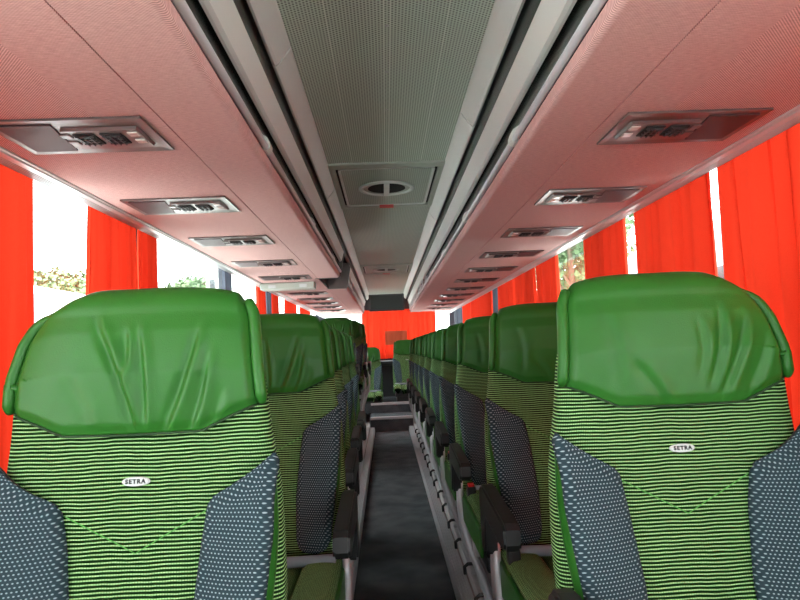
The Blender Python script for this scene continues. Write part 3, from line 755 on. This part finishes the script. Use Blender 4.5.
    # buckle
    bx = A*(0.212 if A < 0 else 0.16); bz = 0.0 if A < 0 else -0.085
    bm = B(bx-0.017, bx+0.017, -0.215, -0.175, 0.490+bz, 0.580+bz, bev=0.006); bk = link_obj('belt_buckle', bm, M['black'], r)
    link_obj('release_button', B(bx-0.012, bx+0.012, -0.213, -0.177, 0.577+bz, 0.588+bz, bev=0.002), M['red'], bk)['label'] = 'red release button'
    link_obj('buckle_stalk', B(bx-0.012, bx+0.012, -0.200, -0.190, 0.44, 0.53), M['shell'], bk)
    return r
seatL = make_seat(+1, LINES_A)      # left row: aisle is on its +x side
seatR = make_seat(-1, LINES_B)
PZ = 0.056
def place(proto, first, x, y, z, label, rz=0.0, group=None, drop=()):
    o = proto if first else copy_tree(proto)
    o.location = (x, y, z); o.rotation_euler = (0, 0, rz)
    o['label'] = label; o['group'] = group
    if drop:
        for c in list(o.children):
            if c.name.split('.')[0] in drop:
                for g in list(c.children): bpy.data.objects.remove(g)
                bpy.data.objects.remove(c)
    return o
GL, GR = 'seats left of the aisle', 'seats right of the aisle'
ordw = ['', 'second', 'third', 'fourth', 'fifth', 'sixth', 'seventh', 'eighth', 'ninth', 'tenth', 'eleventh']
place(seatL, True, -0.469, 1.055, PZ, 'large green leather-topped striped seat nearest the camera, left of the aisle', 0.0, GL)
for i, (x, y) in enumerate(((-0.425, 1.90), (-0.455, 2.64), (-0.47, 3.38), (-0.475, 4.12))):
    place(seatL, False, x, y, PZ, '%s green striped aisle seat from the camera, left of the aisle' % ordw[i+1], 0, GL)
for i, (x, y) in enumerate(((-0.62, 6.75), (-0.56, 7.50), (-0.53, 8.25))):
    place(seatL, False, x, y, 0.30, ('green seat standing higher than the others, first behind the door gap on the left', 'raised green aisle seat, middle of the raised three on the left', 'rearmost raised green aisle seat on the left')[i], 0, GL, ('track_clamp',))
place(seatR, True, 0.497, 1.125, PZ, 'large green leather-topped striped seat nearest the camera, right of the aisle', 0.0, GR)
for i in range(9):
    place(seatR, False, (0.50, 0.49, 0.49)[min(i, 2)] , 1.89 + 0.755*i, PZ, '%s green striped aisle seat from the camera, right of the aisle' % ordw[i+1], 0, GR)
for x, lab, dz in ((0.30, 'green rear bench seat facing the camera, right of the dark centre', 0.0), (-0.36, 'low green rear bench seat left of the dark centre', -0.10)):
    rs = place(seatR if x > 0 else seatL, False, x, 10.02, PZ+dz, lab, 0, 'rear bench seats', ('armrest', 'pedestal', 'track_clamp', 'leg', 'belt_buckle'))
    link_obj('seat_base', B(-0.20, 0.20, -0.55, 0.0, 0.295-dz, 0.40, bev=0.01), M['shell'], rs)
WDROP = ('armrest', 'belt_buckle', 'track_clamp', 'pedestal')
for i, y in enumerate((1.06, 1.95, 2.69, 3.43, 4.17)):
    place(seatL, False, -0.91, y, PZ, 'green striped window seat beside the left windows, hidden behind the aisle seats', 0, 'window seats on the left', WDROP).scale.x = 0.70
for i in range(9):
    place(seatR, False, 0.91 if i == 0 else 0.915, (0.98 if i == 0 else 1.17) + 0.755*i, PZ, 'green striped window seat beside the right windows, hidden behind the aisle seats', 0, 'window seats on the right', WDROP).scale.x = 0.70

# ------------------------------------------------------------------ outside
bm = B(-90, 90, -60, 130, -1.35, -1.30); struct('ground', bm, M['asphalt'])
def coach(x0, x1, y0, y1, top, label):
    base = -1.30; root = thing('parked_coach', label, 'coach', ((x0+x1)/2, (y0+y1)/2, base))
    T = Matrix.Translation(-root.location)
    def put(nm, bm, m, sm=False, par=None):
        o = link_obj(nm, bm, m, None, sm); o.data.transform(T); o.parent = par or root; return o
    put('body', B(x0, x1, y0, y1, base+0.35, top, bev=0.22, seg=5), M['coachwhite'])
    for xx in (x0, x1):
        a, b = (xx-0.012, xx+0.01)
        k = y0+0.5
        while k < y1-1.4:
            put('side_window', B(a, b, k, k+1.35, base+1.7, top-0.55, bev=0.004), M['coachglass']); k += 1.45
    for yy in (y0, y1): put('end_window', B(x0+0.2, x1-0.2, yy-0.012, yy+0.012, base+1.6, top-0.5, bev=0.005), M['coachglass'])
    for yy in (y0+1.8, y1-2.2):
        for xx in (x0+0.15, x1-0.15):
            bm = bmesh.new(); bmesh.ops.create_cone(bm, cap_ends=True, segments=28, radius1=0.5, radius2=0.5, depth=0.3, matrix=Matrix.Translation((xx, yy, base+0.5)) @ Matrix.Rotation(PI/2, 4, 'Y')); wh = put('wheel', bm, M['rubber'])
            bm = bmesh.new(); bmesh.ops.create_cone(bm, cap_ends=True, segments=20, radius1=0.28, radius2=0.28, depth=0.32, matrix=Matrix.Translation((xx, yy, base+0.5)) @ Matrix.Rotation(PI/2, 4, 'Y')); put('hub', bm, M['alu'], par=wh)
coach(-7.0, -4.5, 1.0, 9.5, EYE+1.02, 'white coach parked outside the left windows')
coach(3.6, 6.1, 0.5, 9.0, EYE+1.28, 'white coach parked outside the right windows')
def tree(x, y, h, r, label, seed, n=2600):
    rnd = random.Random(seed); root = thing('tree', label, 'tree', (x, y, -1.30), group='trees outside')
    bm = bmesh.new(); tube(bm, [(0, 0, 0), (0.1, 0, h*0.3), (0, 0.1, h*0.6), (0.1, 0, h*0.85)], [0.28, 0.22, 0.14, 0.05], 10)
    for k in range(6):
        a = k*1.05+seed; tube(bm, [(0, 0, h*(0.3+0.06*k)), (math.cos(a)*r*0.35, math.sin(a)*r*0.35, h*(0.42+0.06*k)), (math.cos(a)*r*0.7, math.sin(a)*r*0.7, h*(0.5+0.06*k))], [0.1, 0.07, 0.03], 6)
    link_obj('trunk', bm, M['bark'], root, True)
    bm = bmesh.new(); cl = [(Vector((rnd.uniform(-.6, .6)*r, rnd.uniform(-.6, .6)*r, h*rnd.uniform(0.42, 0.85))), r*rnd.uniform(0.35, 0.55)) for _ in range(13)]
    for k in range(n):
        c, rad = cl[k % 13]; d = Vector((rnd.gauss(0, 1), rnd.gauss(0, 1), rnd.gauss(0, 1))).normalized()
        p = c + d*rad*rnd.uniform(0.7, 1.0); sz = rnd.uniform(0.12, 0.26); a = Vector((rnd.gauss(0, 1), rnd.gauss(0, 1), rnd.gauss(0, 1))).normalized()*sz; b = a.cross(d + Vector((0.01, 0.02, 0.3))).normalized()*sz*0.7
        bm.faces.new([bm.verts.new(q) for q in (p-a, p-b, p+a, p+b)])
    link_obj('foliage', bm, M['leaves'], root, recalc=False)
for i, (x, y, h, r) in enumerate(((-28.5, 49, 10.8, 4.0), (-22.2, 44, 9.0, 3.0), (-15.6, 49, 9.4, 2.8), (-21.5, 54, 9.4, 3.2))):
    tree(x, y, h, r, ('taller leafy tree outside the nearest clear left window', 'lower leafy tree outside the nearest clear left window, by the curtain', 'round leafy tree beside the pale tower on the left', 'low leafy tree at the left of the second clear left window')[i], 20+i, 5200)
for i, (x, y, h, r) in enumerate(((12.3, 39, 17, 4.6), (16.5, 52, 17, 5))):
    tree(x, y, h, r, ('tall leafy tree filling the clear right window', 'tall leafy tree behind the first one outside the clear right window')[i], 40+i, 6000)
rt = thing('tower_building', 'pale square building outside the second clear left window', 'building', (-12.4, 44, -1.30))
link_obj('wall', B(-0.45, 0.45, -0.5, 0.5, 0, 8.8, bev=0.03), M['concrete'], rt); link_obj('roof', B(-0.5, 0.5, -0.55, 0.55, 8.8, 8.9), M['trimgrey'], rt)
for k in range(3): link_obj('window', B(-0.2, 0.2, -0.52, -0.46, 2+2.4*k, 3.2+2.4*k), M['coachglass'], rt)
